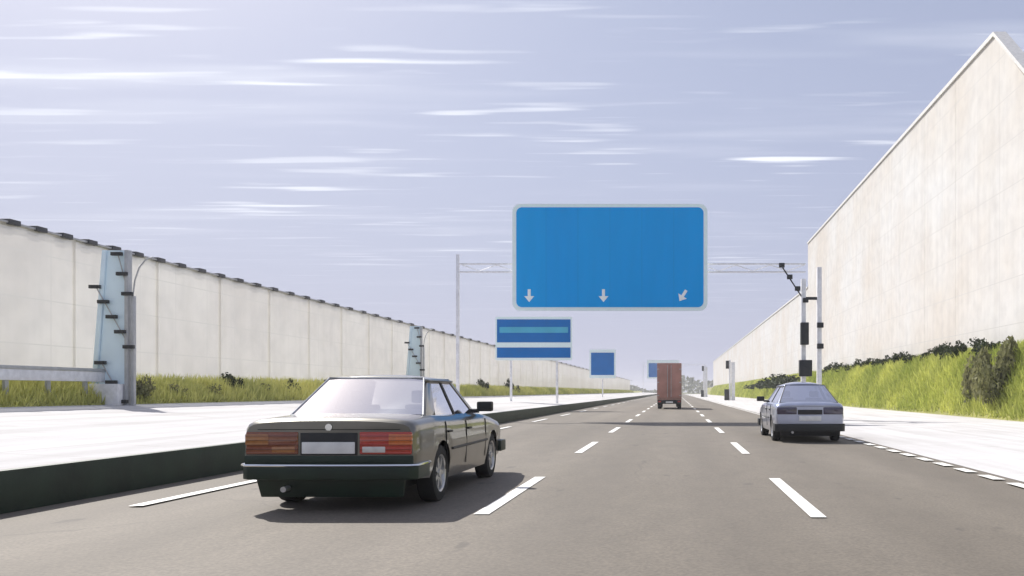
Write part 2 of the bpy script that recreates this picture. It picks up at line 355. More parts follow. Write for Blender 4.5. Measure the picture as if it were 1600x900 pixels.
sheet('hard_shoulder', [(4.62, 0.004), (9, 0.03), (13.2, 0.06)], MT['concrete'])
sheet('bank', [(-17.5, 1.5), (-16.9, 1.38), (-16.4, 1.12), (-15.98, 0.80)], MT['brightened_bank'])
sheet('bank', [(13.15, 0.03), (13.6, 0.8), (14.2, 1.9), (14.8, 2.75), (15.4, 3.05), (16.0, 3.1)], MT['bank'])
def dashes(x, starts, length=3.6, w=0.15):
    mb = MB()
    for y in starts: mb.add([(x-w/2, y, 0.021), (x+w/2, y, 0.021), (x+w/2, y+length, 0.021), (x-w/2, y+length, 0.021)], [(0, 1, 2, 3)])
    return tag(mb.build('lane_marking', MT['paint']), kind='structure')
for x, s0 in ((-5.58, 8.8), (-1.87, 8.2), (1.35, 8.0)):
    dashes(x, [s0 + 8.2 * k for k in range(-3, 40)])
dashes(4.36, [Y0 + 1.05*k for k in range(100)], 0.62, 0.17); dashes(4.36, [Y0 + 105.3], Y1 - Y0 - 106, 0.17)

# low retaining wall, the shade on its face painted as dark green, carrying the edge of the raised apron
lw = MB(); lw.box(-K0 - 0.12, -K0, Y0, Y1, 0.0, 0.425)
tag(lw.build('retaining_wall', MT['shade_green_wall'], bevel=0.012), 'low retaining wall along the left edge of the road, shade painted on it as dark green', 'wall')

# grass blades: one sheet of grass on each bank (nobody could count it)
def grass(name, prof, n_near, h, y_a, y_b, label, mat):
    xs = np.array([p[0] for p in prof]); zs = np.array([p[1] for p in prof])
    t = rng.random(n_near); y = y_a * (y_b / y_a) ** t
    x = xs[0] + (xs[-1] - xs[0]) * rng.random(n_near); z = np.interp(x, xs, zs)
    sc = 1 + (y / 60.0) * 0.8; hh = h * (0.5 + rng.random(n_near)) * np.minimum(sc, 1.6); w = 0.022 * sc * (0.7 + 0.6 * rng.random(n_near))
    a = rng.random(n_near) * 2 * np.pi; lx = rng.normal(0, 0.35, n_near) * hh; ly = rng.normal(0, 0.35, n_near) * hh
    V = np.empty((n_near, 3, 3)); V[:, 0] = np.c_[x - w*np.cos(a), y - w*np.sin(a), z - 0.03]; V[:, 1] = np.c_[x + w*np.cos(a), y + w*np.sin(a), z - 0.03]
    V[:, 2] = np.c_[x + lx, y + ly, z + hh]
    me = bpy.data.meshes.new(name); me.from_pydata(V.reshape(-1, 3), [], np.arange(n_near*3).reshape(-1, 3))
    patch = 0.5 + 0.5 * np.sin(y * 0.35 + 3 * np.sin(y * 0.11)) * np.cos(x * 1.7)
    at = me.attributes.new('tint', 'FLOAT', 'POINT'); at.data.foreach_set('value', np.repeat(np.clip(0.55 * patch + 0.6 * rng.random(n_near), 0, 1), 3).astype(np.float32))
    o = link(name, me, MT[mat]); return tag(o, label, 'grass', kind='stuff')
grass('grass', [(-17.45, 1.49), (-16.9, 1.38), (-16.4, 1.12), (-16.0, 0.80)], 42000, 0.20, 17, 330, 'yellow green grass along the foot of the left barrier wall', 'brightened_grass')
grass('grass', [(13.2, 0.05), (13.6, 0.8), (14.2, 1.9), (14.8, 2.75), (15.4, 3.05), (15.9, 3.1)], 85000, 0.24, 26, 330, 'bright green grass on the steep bank below the tall right wall', 'grass')

# ------------------------------------------------------------------ barrier walls
wl = empty('barrier_wall', (-LW, 0, 0), 'long pale beige translucent barrier wall on the left, dark clamps along its top edge', 'barrier wall')
WT = LW / 3.87 + EYE - 0.1                # its top edge
yy = 13.0; k = 0
while yy < 330:
    st = 4.0 if yy < 130 else 10.0
    MB().box(-0.12, 0.0, yy + 0.015, yy + st - 0.015, 0.6, WT - 0.03 * (k % 2)).build('panel', MT['wall_shade'], wl)
    yy += st; k += 1
MB().box(-0.17, 0.05, 13.0, 330, WT + 0.002, WT + 0.05).build('cap_rail', MT['grey_cap'], wl)
yc = 22.4
for k in range(66):
    MB().box(-0.2, 0.09, yc, yc + 0.30 + yc * 0.004, WT - 0.03, WT + 0.11).build('clamp', MT['dark_cap'], wl, bevel=0.01)
    yc *= 1.043
wr = empty('barrier_wall', (RW, 0, 0), 'very tall pale wall on the right, its end rising to a sharp peak against the sky', 'barrier wall')
PK, WH = 42.6, RW / 0.885 + EYE - 0.3     # distance and height of the peak
WF, SD = RW * 0.78 + EYE, PK + 60         # height of the far, lower stretch and where it begins
def wr_top(y): return max(3.2, WH - (PK - y) * 0.92) if y < PK else (WH if y < SD else WF)
ys = [24.6 + 6 * i for i in range(4)] + [PK + 6 * i for i in range(20)] + [PK + 120 + 15 * i for i in range(14)]
for a, b in zip(ys[:-1], ys[1:]):
    MB().prism([(0, a + 0.012, 1.5), (0, b - 0.012, 1.5), (0, b - 0.012, wr_top(b - 0.013)), (0, a + 0.012, wr_top(a + 0.012))], (0.45, 0, 0)).build('panel', MT['wall_tall'], wr)
MB().prism([(-0.1, SD, WF + 0.02), (-0.1, ys[-1], WF + 0.02), (-0.1, ys[-1], WF + 0.2), (-0.1, SD, WF + 0.2)], (0.65, 0, 0)).build('coping', MT['coping'], wr)
MB().prism([(-0.1, PK, WH + 0.02), (-0.1, SD - 0.015, WH + 0.02), (-0.1, SD - 0.015, WH + 0.2), (-0.1, PK, WH + 0.24)], (0.65, 0, 0)).build('coping', MT['coping'], wr)
MB().prism([(-0.1, 24.6, wr_top(24.6) + 0.02), (-0.1, PK - 0.01, WH + 0.02), (-0.1, PK - 0.01, WH + 0.24), (-0.1, 24.6, wr_top(24.6) + 0.34)], (0.65, 0, 0)).build('coping', MT['coping'], wr)

# ------------------------------------------------------------------ lattice pylons standing in front of the walls
def pylon(loc, label, group, top=4.42, w=1.22, flip=False):
    r = empty('lattice_pylon', loc, label, 'pylon', group)
    if flip: r.scale = (-1, 1, 1)
    MB().box(-w/2 + 0.1, w/2 - 0.3, -0.32, 0.18, -0.1, 0.62).build('plinth', MT['steel_white'], r, bevel=0.02)
    MB().prism([(-w/2 + 0.16, 0.0, 0.62), (w/2 - 0.27, 0.0, 0.62), (w/2 - 0.20, 0.0, top), (-w/2 + 0.42, 0.0, top)], (0, 0.05, 0)).build('panel', MT['pale_blue'], r)
    MB().prism([(-w/2, -0.06, 0.62), (-w/2 + 0.14, -0.06, 0.62), (-w/2 + 0.42, -0.06, top), (-w/2 + 0.30, -0.06, top)], (0, 0.14, 0)).build('upright', MT['pale_blue'], r, bevel=0.012)
    MB().box(w/2 - 0.26, w/2 - 0.16, -0.10, 0.1, -0.1, top).build('upright', MT['steel_grey'], r, bevel=0.012)
    MB().box(w/2 - 0.10, w/2 - 0.02, -0.06, 0.06, -0.1, top - 1.3).build('upright', MT['steel_grey'], r, bevel=0.01)
    def brace(p, q, t=0.10, n=4):
        for i in range(n):          # stepped flat steel plates climbing along the diagonal
            a = i / (n - 1); x = p[0] + (q[0] - p[0]) * a; z = p[1] + (q[1] - p[1]) * a
            MB().box(x - 0.15, x + 0.15, -0.17, -0.075, z - t/2, z + t/2).build('rung', MT['steel_dark'], r, bevel=0.008)
        MB().tube([(p[0], -0.068, p[1]), (q[0], -0.068, q[1])], 0.016, 8).build('tie_rod', MT['steel_grey'], r)
    brace((-w/2 + 0.14, top - 1.05), (w/2 - 0.12, top - 2.75), n=5)
    brace((-w/2 + 0.30, 1.22), (w/2 - 0.30, 0.12), n=3)
    brace((w/2 - 0.46, top - 0.12), (w/2 - 0.16, top - 1.25), 0.10, 3)
    MB().tube([(w/2 - 0.08, 0, top - 1.3), (w/2 - 0.02, 0, top - 0.85), (w/2 + 0.1, 0, top - 0.5), (w/2 + 0.3, 0, top - 0.25), (w/2 + 0.5, -0.0, top - 0.2)], 0.022, 8).build('curved_bracket', MT['steel_grey'], r, smooth=60)
    return r
pylon((-15.95, 24.2, 0.80), 'near lattice pylon with a pale blue panel and dark diagonal braces before the left wall', 'lattice pylons along the left wall')
pylon((-16.35, 53.5, 0.9), 'farther small lattice pylon showing just above the roof of the saloon car', 'lattice pylons along the left wall')

# ------------------------------------------------------------------ big sign gantry
GY = 36.6
def gantry(y, lx, rx, beam_z, base_l, base_r, label, group, fancy):
    r = empty('sign_gantry', (0, y, 0), label, 'gantry', group)
    MB().box(lx - 0.065, lx + 0.065, -0.07, 0.07, base_l - 0.05, beam_z + 0.75).build('post', MT['steel'], r, bevel=0.02)
    mb = MB()
    for dz in (0, 0.34): mb.box(lx + 0.09, rx - 0.25, -0.05, 0.05, beam_z + dz - 0.03, beam_z + dz + 0.03)
    n = int((rx - lx) / 0.75)
    for i in range(n):
        x = lx + 0.2 + i * (rx - lx - 0.5) / n; x2 = x + (rx - lx - 0.5) / n
        mb.tube([(x, 0, beam_z + (0.04 if i % 2 else 0.30)), (x2, 0, beam_z + (0.30 if i % 2 else 0.04))], 0.018, 6)
    mb.build('beam', MT['steel'], r)
    for dx in (-0.34, 0.34): MB().box(rx + dx - 0.1, rx + dx + 0.1, -0.1, 0.1, base_r - 0.05, beam_z + (0.2 if dx > 0 else -0.3)).build('post', MT['steel_white'], r, bevel=0.02)
    if fancy:
        MB().box(rx - 0.50, rx - 0.16, -0.42, -0.102, 3.2, 4.15).build('cabinet', MT['steel_dark'], r, bevel=0.03)
        MB().box(rx - 0.56, rx - 0.02, -0.42, -0.102, 1.85, 2.55).build('cabinet', MT['steel_dark'], r, bevel=0.03)
        for z in (3.15, 4.05): MB().box(rx + 0.22, rx + 0.5, -0.22, -0.102, z - 0.11, z + 0.11).build('clamp', MT['steel_dark'], r, bevel=0.02)
        for i in range(4):
            MB().box(rx - 1.28 + i * 0.34 - 0.12, rx - 1.28 + i * 0.34 + 0.12, -0.16, -0.06, 6.62 - i * 0.5 - 0.1, 6.62 - i * 0.5 + 0.1).build('clamp', MT['steel_dark'], r, bevel=0.02)
        mb = MB(); mb.tube([(rx - 1.35, -0.05, 6.7), (rx - 0.3, -0.05, 5.1)], 0.03, 8)
        mb.build('knee_brace', MT['steel_dark'], r)
        MB().box(rx - 0.236, rx + 0.236, -0.05, 0.05, 5.15, 5.27).build('cross_bar', MT['steel_dark'], r)
    return r
gantry(GY, -9.35, 5.85, 6.35, 0.5, 0.01, 'pale steel gantry spanning the road behind the big blue sign', 'sign gantries', True)
gantry(250, -9.4, 8.6, 9.0, 0.5, 0.03, 'distant gantry over the road beyond the red brown lorry', 'sign gantries', False)

def rrect(w, h, r, n=8):
    pts = []
    for cx, cz, a0 in ((w/2-r, h/2-r, 0), (-w/2+r, h/2-r, 90), (-w/2+r, -h/2+r, 180), (w/2-r, -h/2+r, 270)):
        for i in range(n + 1): a = R(a0 + 90 * i / n); pts.append((cx + r*math.cos(a), cz + r*math.sin(a)))
    return pts
def plate_part(name, w, h, r, x, z, y, t, mat, parent):
    return MB().prism([(x + a, y, z + b) for a, b in rrect(w, h, r)], (0, t, 0)).build(name, mat, parent, smooth=30)
def px(x, Y): return (x - 1055) / FPX * Y
def pz(y, Y): return EYE + (612 - y) / FPX * Y
sy = GY - 0.35
s = empty('direction_sign', (px(953, sy), sy, pz(402, sy)), 'big blue direction sign with white rim and three small white arrows, hung on the gantry', 'sign')
W, H = 305 / FPX * sy, 167 / FPX * sy
plate_part('border', W, H, 0.34, 0, 0, 0, 0.06, MT['sign_edge'], s)
plate_part('face', W - 0.34, H - 0.30, 0.24, 0, 0, -0.012, 0.01, MT['sign_blue'], s)
def arrow(ax, az, ang, sc):
    pts = [(-0.06, 0.26), (0.06, 0.26), (0.06, -0.02), (0.2, -0.02), (0.0, -0.26), (-0.2, -0.02), (-0.06, -0.02)]
    c, sn = math.cos(R(ang)), math.sin(R(ang))
    MB().prism([(ax + sc*(a*c - b*sn), -0.024, az + sc*(a*sn + b*c)) for a, b in pts], (0, 0.01, 0)).build('arrow', MT['sign_white'], s)
for xa, ang in ((827, 0), (943, 0), (1067, -32)): arrow((xa-953)/FPX*sy, (402-462)/FPX*sy, ang, 1.05)
for x in (-W*0.36, 0, W*0.36): MB().box(x - 0.06, x + 0.06, 0.062, 0.26, -H/2 + 0.3, H/2 - 0.3).build('bracket', MT['steel'], s)

def road_sign(x0, x1, y0, y1, Y, base, panels, label, group, posts):
    """post-mounted sign; panels are (y0, y1, material) bands in the sign's own face"""
    cx, cz = px((x0+x1)/2, Y), pz((y0+y1)/2, Y); w, h = (x1-x0)/FPX*Y, (y1-y0)/FPX*Y
    r = empty('road_sign', (cx, Y, base), label, 'sign', group); zc_ = cz - base
    plate_part('border', w, h, min(0.12, h*0.1), 0, zc_, 0, 0.05, MT['sign_edge'], r)
    e = 5 / FPX * Y
    for i, (a, b, m, name) in enumerate(panels):
        plate_part(name, w - (e if name == 'face' else e * 2.6), (b - a) / FPX * Y, 0.02, 0, zc_ + ((y0+y1)/2 - (a+b)/2) / FPX * Y, -0.012 if name == 'face' else -0.024, 0.01, m, r)
    for p in posts: MB().box(p*w - 0.07, p*w + 0.07, 0.052, 0.19, -0.05, zc_ + h/2 - 0.1).build('post', MT['steel'], r, bevel=0.01)
    return r
road_sign(774, 894, 495, 563, 54, 0.52, [(499, 535, MT['sign_deep'], 'face'), (511, 520, MT['sign_teal'], 'band'), (543, 559, MT['sign_deep'], 'face')],
          'wide blue two part sign on posts left of the road, below the big sign', None, (-0.3, 0.3))
road_sign(921, 962, 546, 591, 105, 0.52, [(551, 586, MT['sign_deep'], 'face')], 'small square blue sign on a post between wide sign and lorry', None, (0,))
Y4 = 249.6
s4 = empty('direction_sign', (px(1036, Y4), Y4, pz(577, Y4)), 'distant blue sign partly hidden behind the red brown lorry', 'sign')
plate_part('border', 50/FPX*Y4, 29/FPX*Y4, 0.3, 0, 0, 0, 0.05, MT['sign_edge'], s4)
plate_part('face', 45/FPX*Y4, 22/FPX*Y4, 0.2, 0, -0.25, -0.03, 0.02, MT['sign_deep'], s4)

# small posts with dark cabinets far along the right shoulder
def far_post(loc, h, label):
    r = empty('roadside_post', loc, label, 'post', 'pale posts on the right shoulder')
    MB().box(-0.12, 0.12, -0.12, 0.12, -0.05, h).build('post', MT['steel_white'], r, bevel=0.02)
    MB().box(-0.75, -0.13, -0.25, 0.15, 0, 1.5).build('cabinet', MT['steel_dark'], r, bevel=0.03)
    MB().box(-0.55, -0.13, -0.2, 0.2, h - 1.2, h - 0.1).build('box', MT['steel_dark'], r, bevel=0.03)
    MB().box(0.2, 0.7, -0.1, 0.1, -0.05, h - 0.3).build('panel', MT['steel_white'], r, bevel=0.02)
far_post((7.45, 116, 0.03), 5.5, 'pale post with dark cabinets left of the gantry leg, the nearer of two')
far_post((6.5, 190, 0.03), 7.0, 'pale post with dark cabinets just right of the lorry, the farther of two')

# pale guard rail before the left wall
gr = empty('guard_rail', (-16.25, 19.0, 0.9), 'pale guard rail with a dark top at foot of the left wall', 'guard rail')
MB().box(-0.05, 0.04, 0, 6.2, 0.58, 0.86).build('rail', MT['steel_white'], gr, bevel=0.03)
MB().box(-0.06, 0.06, 0, 6.2, 0.865, 0.95).build('top_rail', MT['steel_grey'], gr, bevel=0.015)
for i in range(5): MB().box(-0.12, -0.052, 0.3 + i*1.4, 0.42 + i*1.4, -0.1, 0.84).build('post', MT['steel_grey'], gr)

# ------------------------------------------------------------------ shrubs
def leaf_mesh(name, rx, ry, rz, n, leaf, mat, seed):
    g_ = np.random.default_rng(seed)
    nc = 16; c = g_.normal(0, 0.42, (nc, 3)); c[:, 2] = np.abs(c[:, 2]) * 0.9 + 0.15; cr = 0.24 + 0.22 * g_.random(nc)
    w = g_.integers(0, nc, n); d = g_.normal(0, 1, (n, 3)); d /= np.linalg.norm(d, axis=1)[:, None]
    p = c[w] + d * (cr[w] * (0.55 + 0.55 * g_.random(n)))[:, None]
    p = p * np.array([rx, ry, rz]); p[:, 2] = np.maximum(p[:, 2], 0.02)
    a = g_.normal(0, 1, (n, 3)); a /= np.linalg.norm(a, axis=1)[:, None]; b = np.cross(a, g_.normal(0, 1, (n, 3))); b /= np.linalg.norm(b, axis=1)[:, None]
    L = leaf * (0.6 + 0.8 * g_.random(n))[:, None]
    V = np.stack([p - a*L, p + b*L*0.5, p + a*L, p - b*L*0.5], 1)
    me = bpy.data.meshes.new(name); me.from_pydata(V.reshape(-1, 3), [], np.arange(n*4).reshape(-1, 4))
    t = np.clip(g_.random(nc)[w] * 0.6 + 0.4 * g_.random(n), 0, 1)
    at = me.attributes.new('tint', 'FLOAT', 'POINT'); at.data.foreach_set('value', np.repeat(t, 4).astype(np.float32)); me.materials.append(mat); return me
def stems():
    mb = MB()
    for i in range(6):
        a = i * 1.05; mb.tube([(0.05*math.cos(a), 0.05*math.sin(a), -0.15), (0.18*math.cos(a), 0.18*math.sin(a), 0.3), (0.42*math.cos(a+.3), 0.42*math.sin(a+.3), 0.75)], 0.03, 6, 0.01)
    return mb
crowns = [leaf_mesh('crown', 0.95, 0.95, 0.85, 900, 0.10, MT['leaf'], s_) for s_ in (1, 2, 3)]
st0 = stems().build('stem', MT['bark']); st_me = st0.data; bpy.data.objects.remove(st0)
def shrub(name, loc, sc, crown_me, label, group, rz=0.0):
    r = empty(name, loc, label, 'shrub', group, rz); r.scale = sc
    for nm, me in (('stem', st_me), ('crown', crown_me)):
        o = bpy.data.objects.new(nm, me); COL.objects.link(o); o.parent = r
    return r
d = 41.0; i = 0
while d < 86:
    shrub('dark_shrub', (15.35 + random.uniform(-0.15, 0.15), d, 3.0), (0.62, 0.85, random.uniform(0.8, 1.05)), crowns[i % 3],
          'small dark shrub in the row along the top of the right grass bank', 'dark shrubs on top of the right bank', random.uniform(0, 6))
    d *= 1.052 + random.uniform(-0.012, 0.02); i += 1
for k, d in enumerate((100, 108, 117, 127, 138, 150)):
    shrub('dark_shrub', (14.0 + 0.15*k, d, 1.7), (2.2, 2.8, 1.9 - 0.15*k), crowns[k % 3], 'low dark bush in the dense clump on the bank left of the gantry leg', 'dark bushes beyond the gantry leg', k)
olive = leaf_mesh('crown', 0.95, 0.95, 0.95, 1800, 0.09, MT['leaf_olive'], 9)
shrub('olive_bush', (13.75, 38.6, 0.75), (0.95, 1.0, 1.9), olive, 'tall olive grey bush on the right bank beside the concrete', 'shrub')
shrub('olive_bush', (13.9, 36.4, 0.75), (1.0, 1.2, 2.2), olive, 'olive grey bush at right end of the grass bank', 'shrub', 2.1)
crown_sm = leaf_mesh('crown', 0.9, 0.9, 0.8, 700, 0.10, MT['leaf_olive'], 21)
for k, (x, dd, h) in enumerate(((213, 25.8, 0.75), (365, 32.5, 0.9), (322, 30.2, 0.55), (392, 34.0, 0.6), (270, 28.2, 0.5), (448, 37.0, 0.75), (478, 39.5, 0.55), (756, 75, 1.3), (797, 87, 1.5))):
    shrub('verge_shrub', (px(x, dd), dd, 1.0), (0.42 + 0.004*dd, 0.42 + 0.004*dd, h), crowns[k % 3] if k in (1, 5, 7, 8) else crown_sm,
          ('dark' if k in (1, 5, 7, 8) else 'olive') + ' little shrub in the grass at foot of the left wall', 'dark little shrubs by left wall' if k in (1, 5, 7, 8) else 'olive little shrubs by left wall', k)

# far woods closing the view down the road
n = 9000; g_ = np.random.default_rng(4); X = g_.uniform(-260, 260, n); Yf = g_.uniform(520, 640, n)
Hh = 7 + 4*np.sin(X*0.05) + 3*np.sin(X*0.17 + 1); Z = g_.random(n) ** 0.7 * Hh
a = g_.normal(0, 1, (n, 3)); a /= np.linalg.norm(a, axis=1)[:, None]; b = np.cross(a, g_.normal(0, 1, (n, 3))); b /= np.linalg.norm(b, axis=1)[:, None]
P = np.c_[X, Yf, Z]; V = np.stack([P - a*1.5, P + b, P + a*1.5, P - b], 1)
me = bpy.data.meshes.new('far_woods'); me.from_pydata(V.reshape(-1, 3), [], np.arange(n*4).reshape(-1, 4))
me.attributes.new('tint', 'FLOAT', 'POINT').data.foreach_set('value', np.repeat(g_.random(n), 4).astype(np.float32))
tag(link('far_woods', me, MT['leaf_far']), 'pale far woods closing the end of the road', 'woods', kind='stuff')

# ------------------------------------------------------------------ cars
def wheel(parent, x, y, r, w, side):
    e = MB(); hw = w/2
    e.lathe_x([(-hw, r*0.66), (-hw*1.05, r*0.80), (-hw*0.92, r*0.96), (-hw*0.6, r), (hw*0.6, r), (hw*0.92, r*0.96), (hw*1.05, r*0.80), (hw, r*0.66), (hw*0.7, r*0.62), (-hw*0.7, r*0.62), (-hw, r*0.66)], 32, (x, y, r))
    t = e.build('wheel', MT['rubber'], parent, smooth=35)
    o = side * hw
    rm = MB(); rm.lathe_x([(o*0.98, r*0.66), (o*0.86, r*0.60), (o*0.45, r*0.56), (o*0.35, r*0.1), (o*0.35, 0.001)], 32, (x, y, r))
    ri = rm.build('rim', MT['alloy'], t, smooth=35)
    sp = MB()
    for k_ in range(7):
        a_ = 2*math.pi*k_/7; c_, s_ = math.cos(a_), math.sin(a_); ww = 0.026
        q = [(r*0.10, -ww), (r*0.60, -ww*0.8), (r*0.60, ww*0.8), (r*0.10, ww)]
        sp.prism([(x + o*0.78, y + u_*c_ - v_*s_, r + u_*s_ + v_*c_) for u_, v_ in q], (-o*0.3, 0, 0))
    sp.lathe_x([(o*0.9, 0.001), (o*0.9, r*0.14), (o*0.4, r*0.16)], 16, (x, y, r))
    sp.build('spokes', MT['alloy'], t, smooth=35)
def make_car(name, loc, label, P):
    root = empty(name, loc, label, 'car')
    L, rw, rf, wr_ = P['L'], P['axles'][0], P['axles'][1], P['wheel_r']
    top = lambda y: interp(y, P['top']); wid = lambda y: interp(y, P['wid'])
    ar = wr_ + 0.045
    def zb(y):
        z = interp(y, P['sill'])
        for c in (rw, rf):
            q = ar*ar - (y - c)**2
            if q > 0: z = max(z, wr_ + math.sqrt(q))
        return z
    ysn = sorted(set([0, 0.015, 0.04, 0.08] + [round(0.12 + 0.045*i, 4) for i in range(int((L - 0.24)/0.045))] + [L-0.1, L-0.05, L-0.02, L]))
    rows = []
    for y in ysn:
        zt, w, b = top(y), wid(y), zb(y)
        half = [(0, zt + 0.022), (0.35*w, zt + 0.02), (0.62*w, zt + 0.012), (0.80*w, zt), (0.90*w, zt - 0.014), (0.955*w, zt - 0.04), (0.985*w, zt - 0.085)]
        z1 = zt - 0.13; n_ = 9
        for i in range(n_ + 1):
            q = i / n_; z = z1 + (b - z1) * q
            bul = 1.0 - 0.055 * max(0, (0.56 - z) / 0.36) ** 1.6 - 0.012 * max(0, (z - 0.62) / 0.3)
            if abs(z - 0.60) < 0.02: bul += 0.006
            half.append((w * bul, z))
        rows.append([(-x, y, z) for x, z in reversed(half[1:])] + [(x, y, z) for x, z in half])
    n_ = len(rows[0]); mb = MB(); mb.add([p for r_ in rows for p in r_], [(j*n_+i, j*n_+i+1, (j+1)*n_+i+1, (j+1)*n_+i) for j in range(len(rows)-1) for i in range(n_-1)])
    m_ = len(rows) - 1
    for j in (0, m_):           # close the ends in horizontal bands
        for i in range(n_ // 2): mb.f.append((j*n_+i, j*n_+i+1, j*n_+n_-2-i, j*n_+n_-1-i) if i + 1 != n_-2-i else (j*n_+i, j*n_+i+1, j*n_+n_-1-i))
    body = mb.build('body', P['paint'], root, smooth=38)
    MB().box(-wid(1)*0.70, wid(1)*0.70, 0.12, L - 0.2, 0.20, 0.62).build('underbody', MT['black'], root)
    # greenhouse
    G = P['green']; b0, b1, xr, xb, zr = G['base'], G['roof'], G['xr'], G['xb'], G['zr']
    def S(y, v, sx, inset=0.0):        # point on the flank of the cabin
        z0 = top(min(max(y, b0[0]), b0[1])) - 0.015
        return Vector((sx * (xb + (xr - xb) * v - inset), y, z0 + (zr - z0) * v))
    Z0 = lambda y: top(y) - 0.015
    sun_bow = P.get('bow', 0.035)
    rf_ = MB(); nx, ny = 12, 12; vs_ = []
    for j in range(ny + 1):
        y = b1[0] - 0.03 + (b1[1] - b1[0] + 0.06) * j / ny; e_ = math.sin(math.pi * j / ny) ** 0.6
        for i in range(nx + 1):
            x = -1 + 2*i/nx; xx = x * (xr + 0.025); vs_.append((xx, y, zr + 0.005 + (0.03 + sun_bow * e_) * (1 - abs(x)**2.6)))
    rf_.add(vs_, [(j*(nx+1)+i, j*(nx+1)+i+1, (j+1)*(nx+1)+i+1, (j+1)*(nx+1)+i) for j in range(ny) for i in range(nx)])
    ro = rf_.build('roof', P['paint'], root, smooth=50); sm = ro.modifiers.new('thick', 'SOLIDIFY'); sm.thickness = 0.03; sm.offset = -1
    for sx in (-1, 1):
        for nm, yb0, yb1, yt0, yt1, mt in G['side']:
            q = [S(yb0, 0, sx), S(yb1, 0, sx), S(yt1, 1, sx), S(yt0, 1, sx)]
            if nm == 'pillar': MB().prism(q, (-sx*0.05, 0, 0)).build('pillar', P['paint'] if mt else MT['black'], root, bevel=0.008)
            else:
                MB().prism([p + Vector((-sx*0.012, 0, 0)) for p in q], (-sx*0.006, 0, 0)).build('side_window', P['glass'], root)
        for zz, nm in ((0.0, 'waist_trim'), (0.985, 'gutter')):
            ya, yb = (b0[0] + 0.1, b0[1]) if zz == 0 else b1
            MB().tube([S(ya, zz, sx, -0.012), S((ya+yb)/2, zz, sx, -0.012), S(yb, zz, sx, -0.012)], 0.011, 6).build(nm, MT['chrome'] if zz == 0 else MT['black'], root)
    def pane(nm, yb, yt, dirn):
        n2 = 8; vs2 = []
        for v_ in (0, 0.5, 1):
            for i in range(n2 + 1):
                x = -1 + 2*i/n2; xx = x * ((xb - 0.03) + (xr - xb) * v_); y = yb + (yt - yb) * v_ + dirn * 0.09 * (1 - x*x) * (1 - v_*0.5)
                vs2.append((xx, y, Z0(yb) + (zr + 0.012 - Z0(yb)) * v_ + 0.012))
        w_ = MB(); w_.add(vs2, [(j*(n2+1)+i, j*(n2+1)+i+1, (j+1)*(n2+1)+i+1, (j+1)*(n2+1)+i) for j in range(2) for i in range(n2)])
        o_ = w_.build(nm, P['glass'], root, smooth=60)
        fr = MB(); pts = [vs2[i] for i in range(n2+1)] + [vs2[2*(n2+1)+i] for i in range(n2, -1, -1)]
        fr.tube(pts + [pts[0]], 0.012, 6); fr.build('window_seal', P['seal'], o_)
    pane('rear_window', b0[0], b1[0], -1); pane('windscreen', b0[1], b1[1], 1)
    # cabin
    for sx in (-0.36, 0.36):
        st = MB(); st.prism([(sx-0.22, b1[1]-0.35, 0.5), (sx+0.22, b1[1]-0.35, 0.5), (sx+0.2, b1[1]-0.55, 1.04), (sx-0.2, b1[1]-0.55, 1.04)], (0, 0.12, 0))
        st.prism([(sx-0.12, b1[1]-0.55, 1.06), (sx+0.12, b1[1]-0.55, 1.06), (sx+0.11, b1[1]-0.58, 1.21), (sx-0.11, b1[1]-0.58, 1.21)], (0, 0.09, 0))
        st.build('seat', MT['cloth'], root, bevel=0.03)
    MB().prism([(-0.62, b0[0]+0.42, 0.6), (0.62, b0[0]+0.42, 0.6), (0.6, b0[0]+0.32, 1.0), (-0.6, b0[0]+0.32, 1.0)], (0, 0.14, 0)).build('rear_seat', MT['cloth'], root, bevel=0.03)
    # rear face
    lz0, lz1 = P['lights_z']; yr = -0.012
    for sx in (-1, 1):
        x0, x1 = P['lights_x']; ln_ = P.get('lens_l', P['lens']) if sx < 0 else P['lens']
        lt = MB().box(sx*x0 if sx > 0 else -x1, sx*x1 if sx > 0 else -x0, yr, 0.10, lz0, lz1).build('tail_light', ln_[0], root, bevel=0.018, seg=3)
        f0, f1 = x0 + (x1-x0)*0.56, x1 + 0.004
        MB().box(min(sx*f0, sx*f1), max(sx*f0, sx*f1), yr - 0.005, 0.14, lz0 + (lz1-lz0)*0.42, lz1 - 0.02).build('indicator', ln_[1], lt, bevel=0.012)
        g0, g1 = x0 + 0.03, x0 + (x1-x0)*0.5
        MB().box(min(sx*g0, sx*g1), max(sx*g0, sx*g1), yr - 0.005, 0.05, lz0 + 0.02, lz0 + (lz1-lz0)*0.36).build('reversing_lamp', ln_[2], lt, bevel=0.01)
    hx = P['lights_x'][0] - 0.02
    MB().box(-hx, hx, -0.006, 0.03, lz0 - 0.005, lz1 - 0.01 - (0 if P['strip'] else 0.05)).build('number_plate_recess', MT['black'], root, bevel=0.006)
    if P['strip']: MB().box(-P['wid'][1][1]*0.985, P['wid'][1][1]*0.985, -0.004, 0.06, P['bump'][1] - 0.02, lz0 - 0.008).build('rear_valance', P['bump_mat'], root, bevel=0.006)
    pz0 = lz0 + P.get('plate_dz', 0.0)
    MB().box(-0.26, 0.26, -0.022, -0.008, pz0, pz0 + 0.115).build('number_plate', MT['plate'], root, bevel=0.006)
    for z in (lz1 + 0.018,): MB().box(-0.70, 0.70, -0.004, 0.01, z, z + 0.007).build('boot_seam', MT['seam'], root)
    if P.get('badge'): MB().lathe_x([(-0.004, 0.001), (-0.004, 0.034), (0.004, 0.036)], 20).build('badge', MT['chrome'], root, smooth=30).matrix_local = Matrix.Translation((0, -0.008, lz1 + 0.045)) @ Matrix.Rotation(R(90), 4, 'Z')
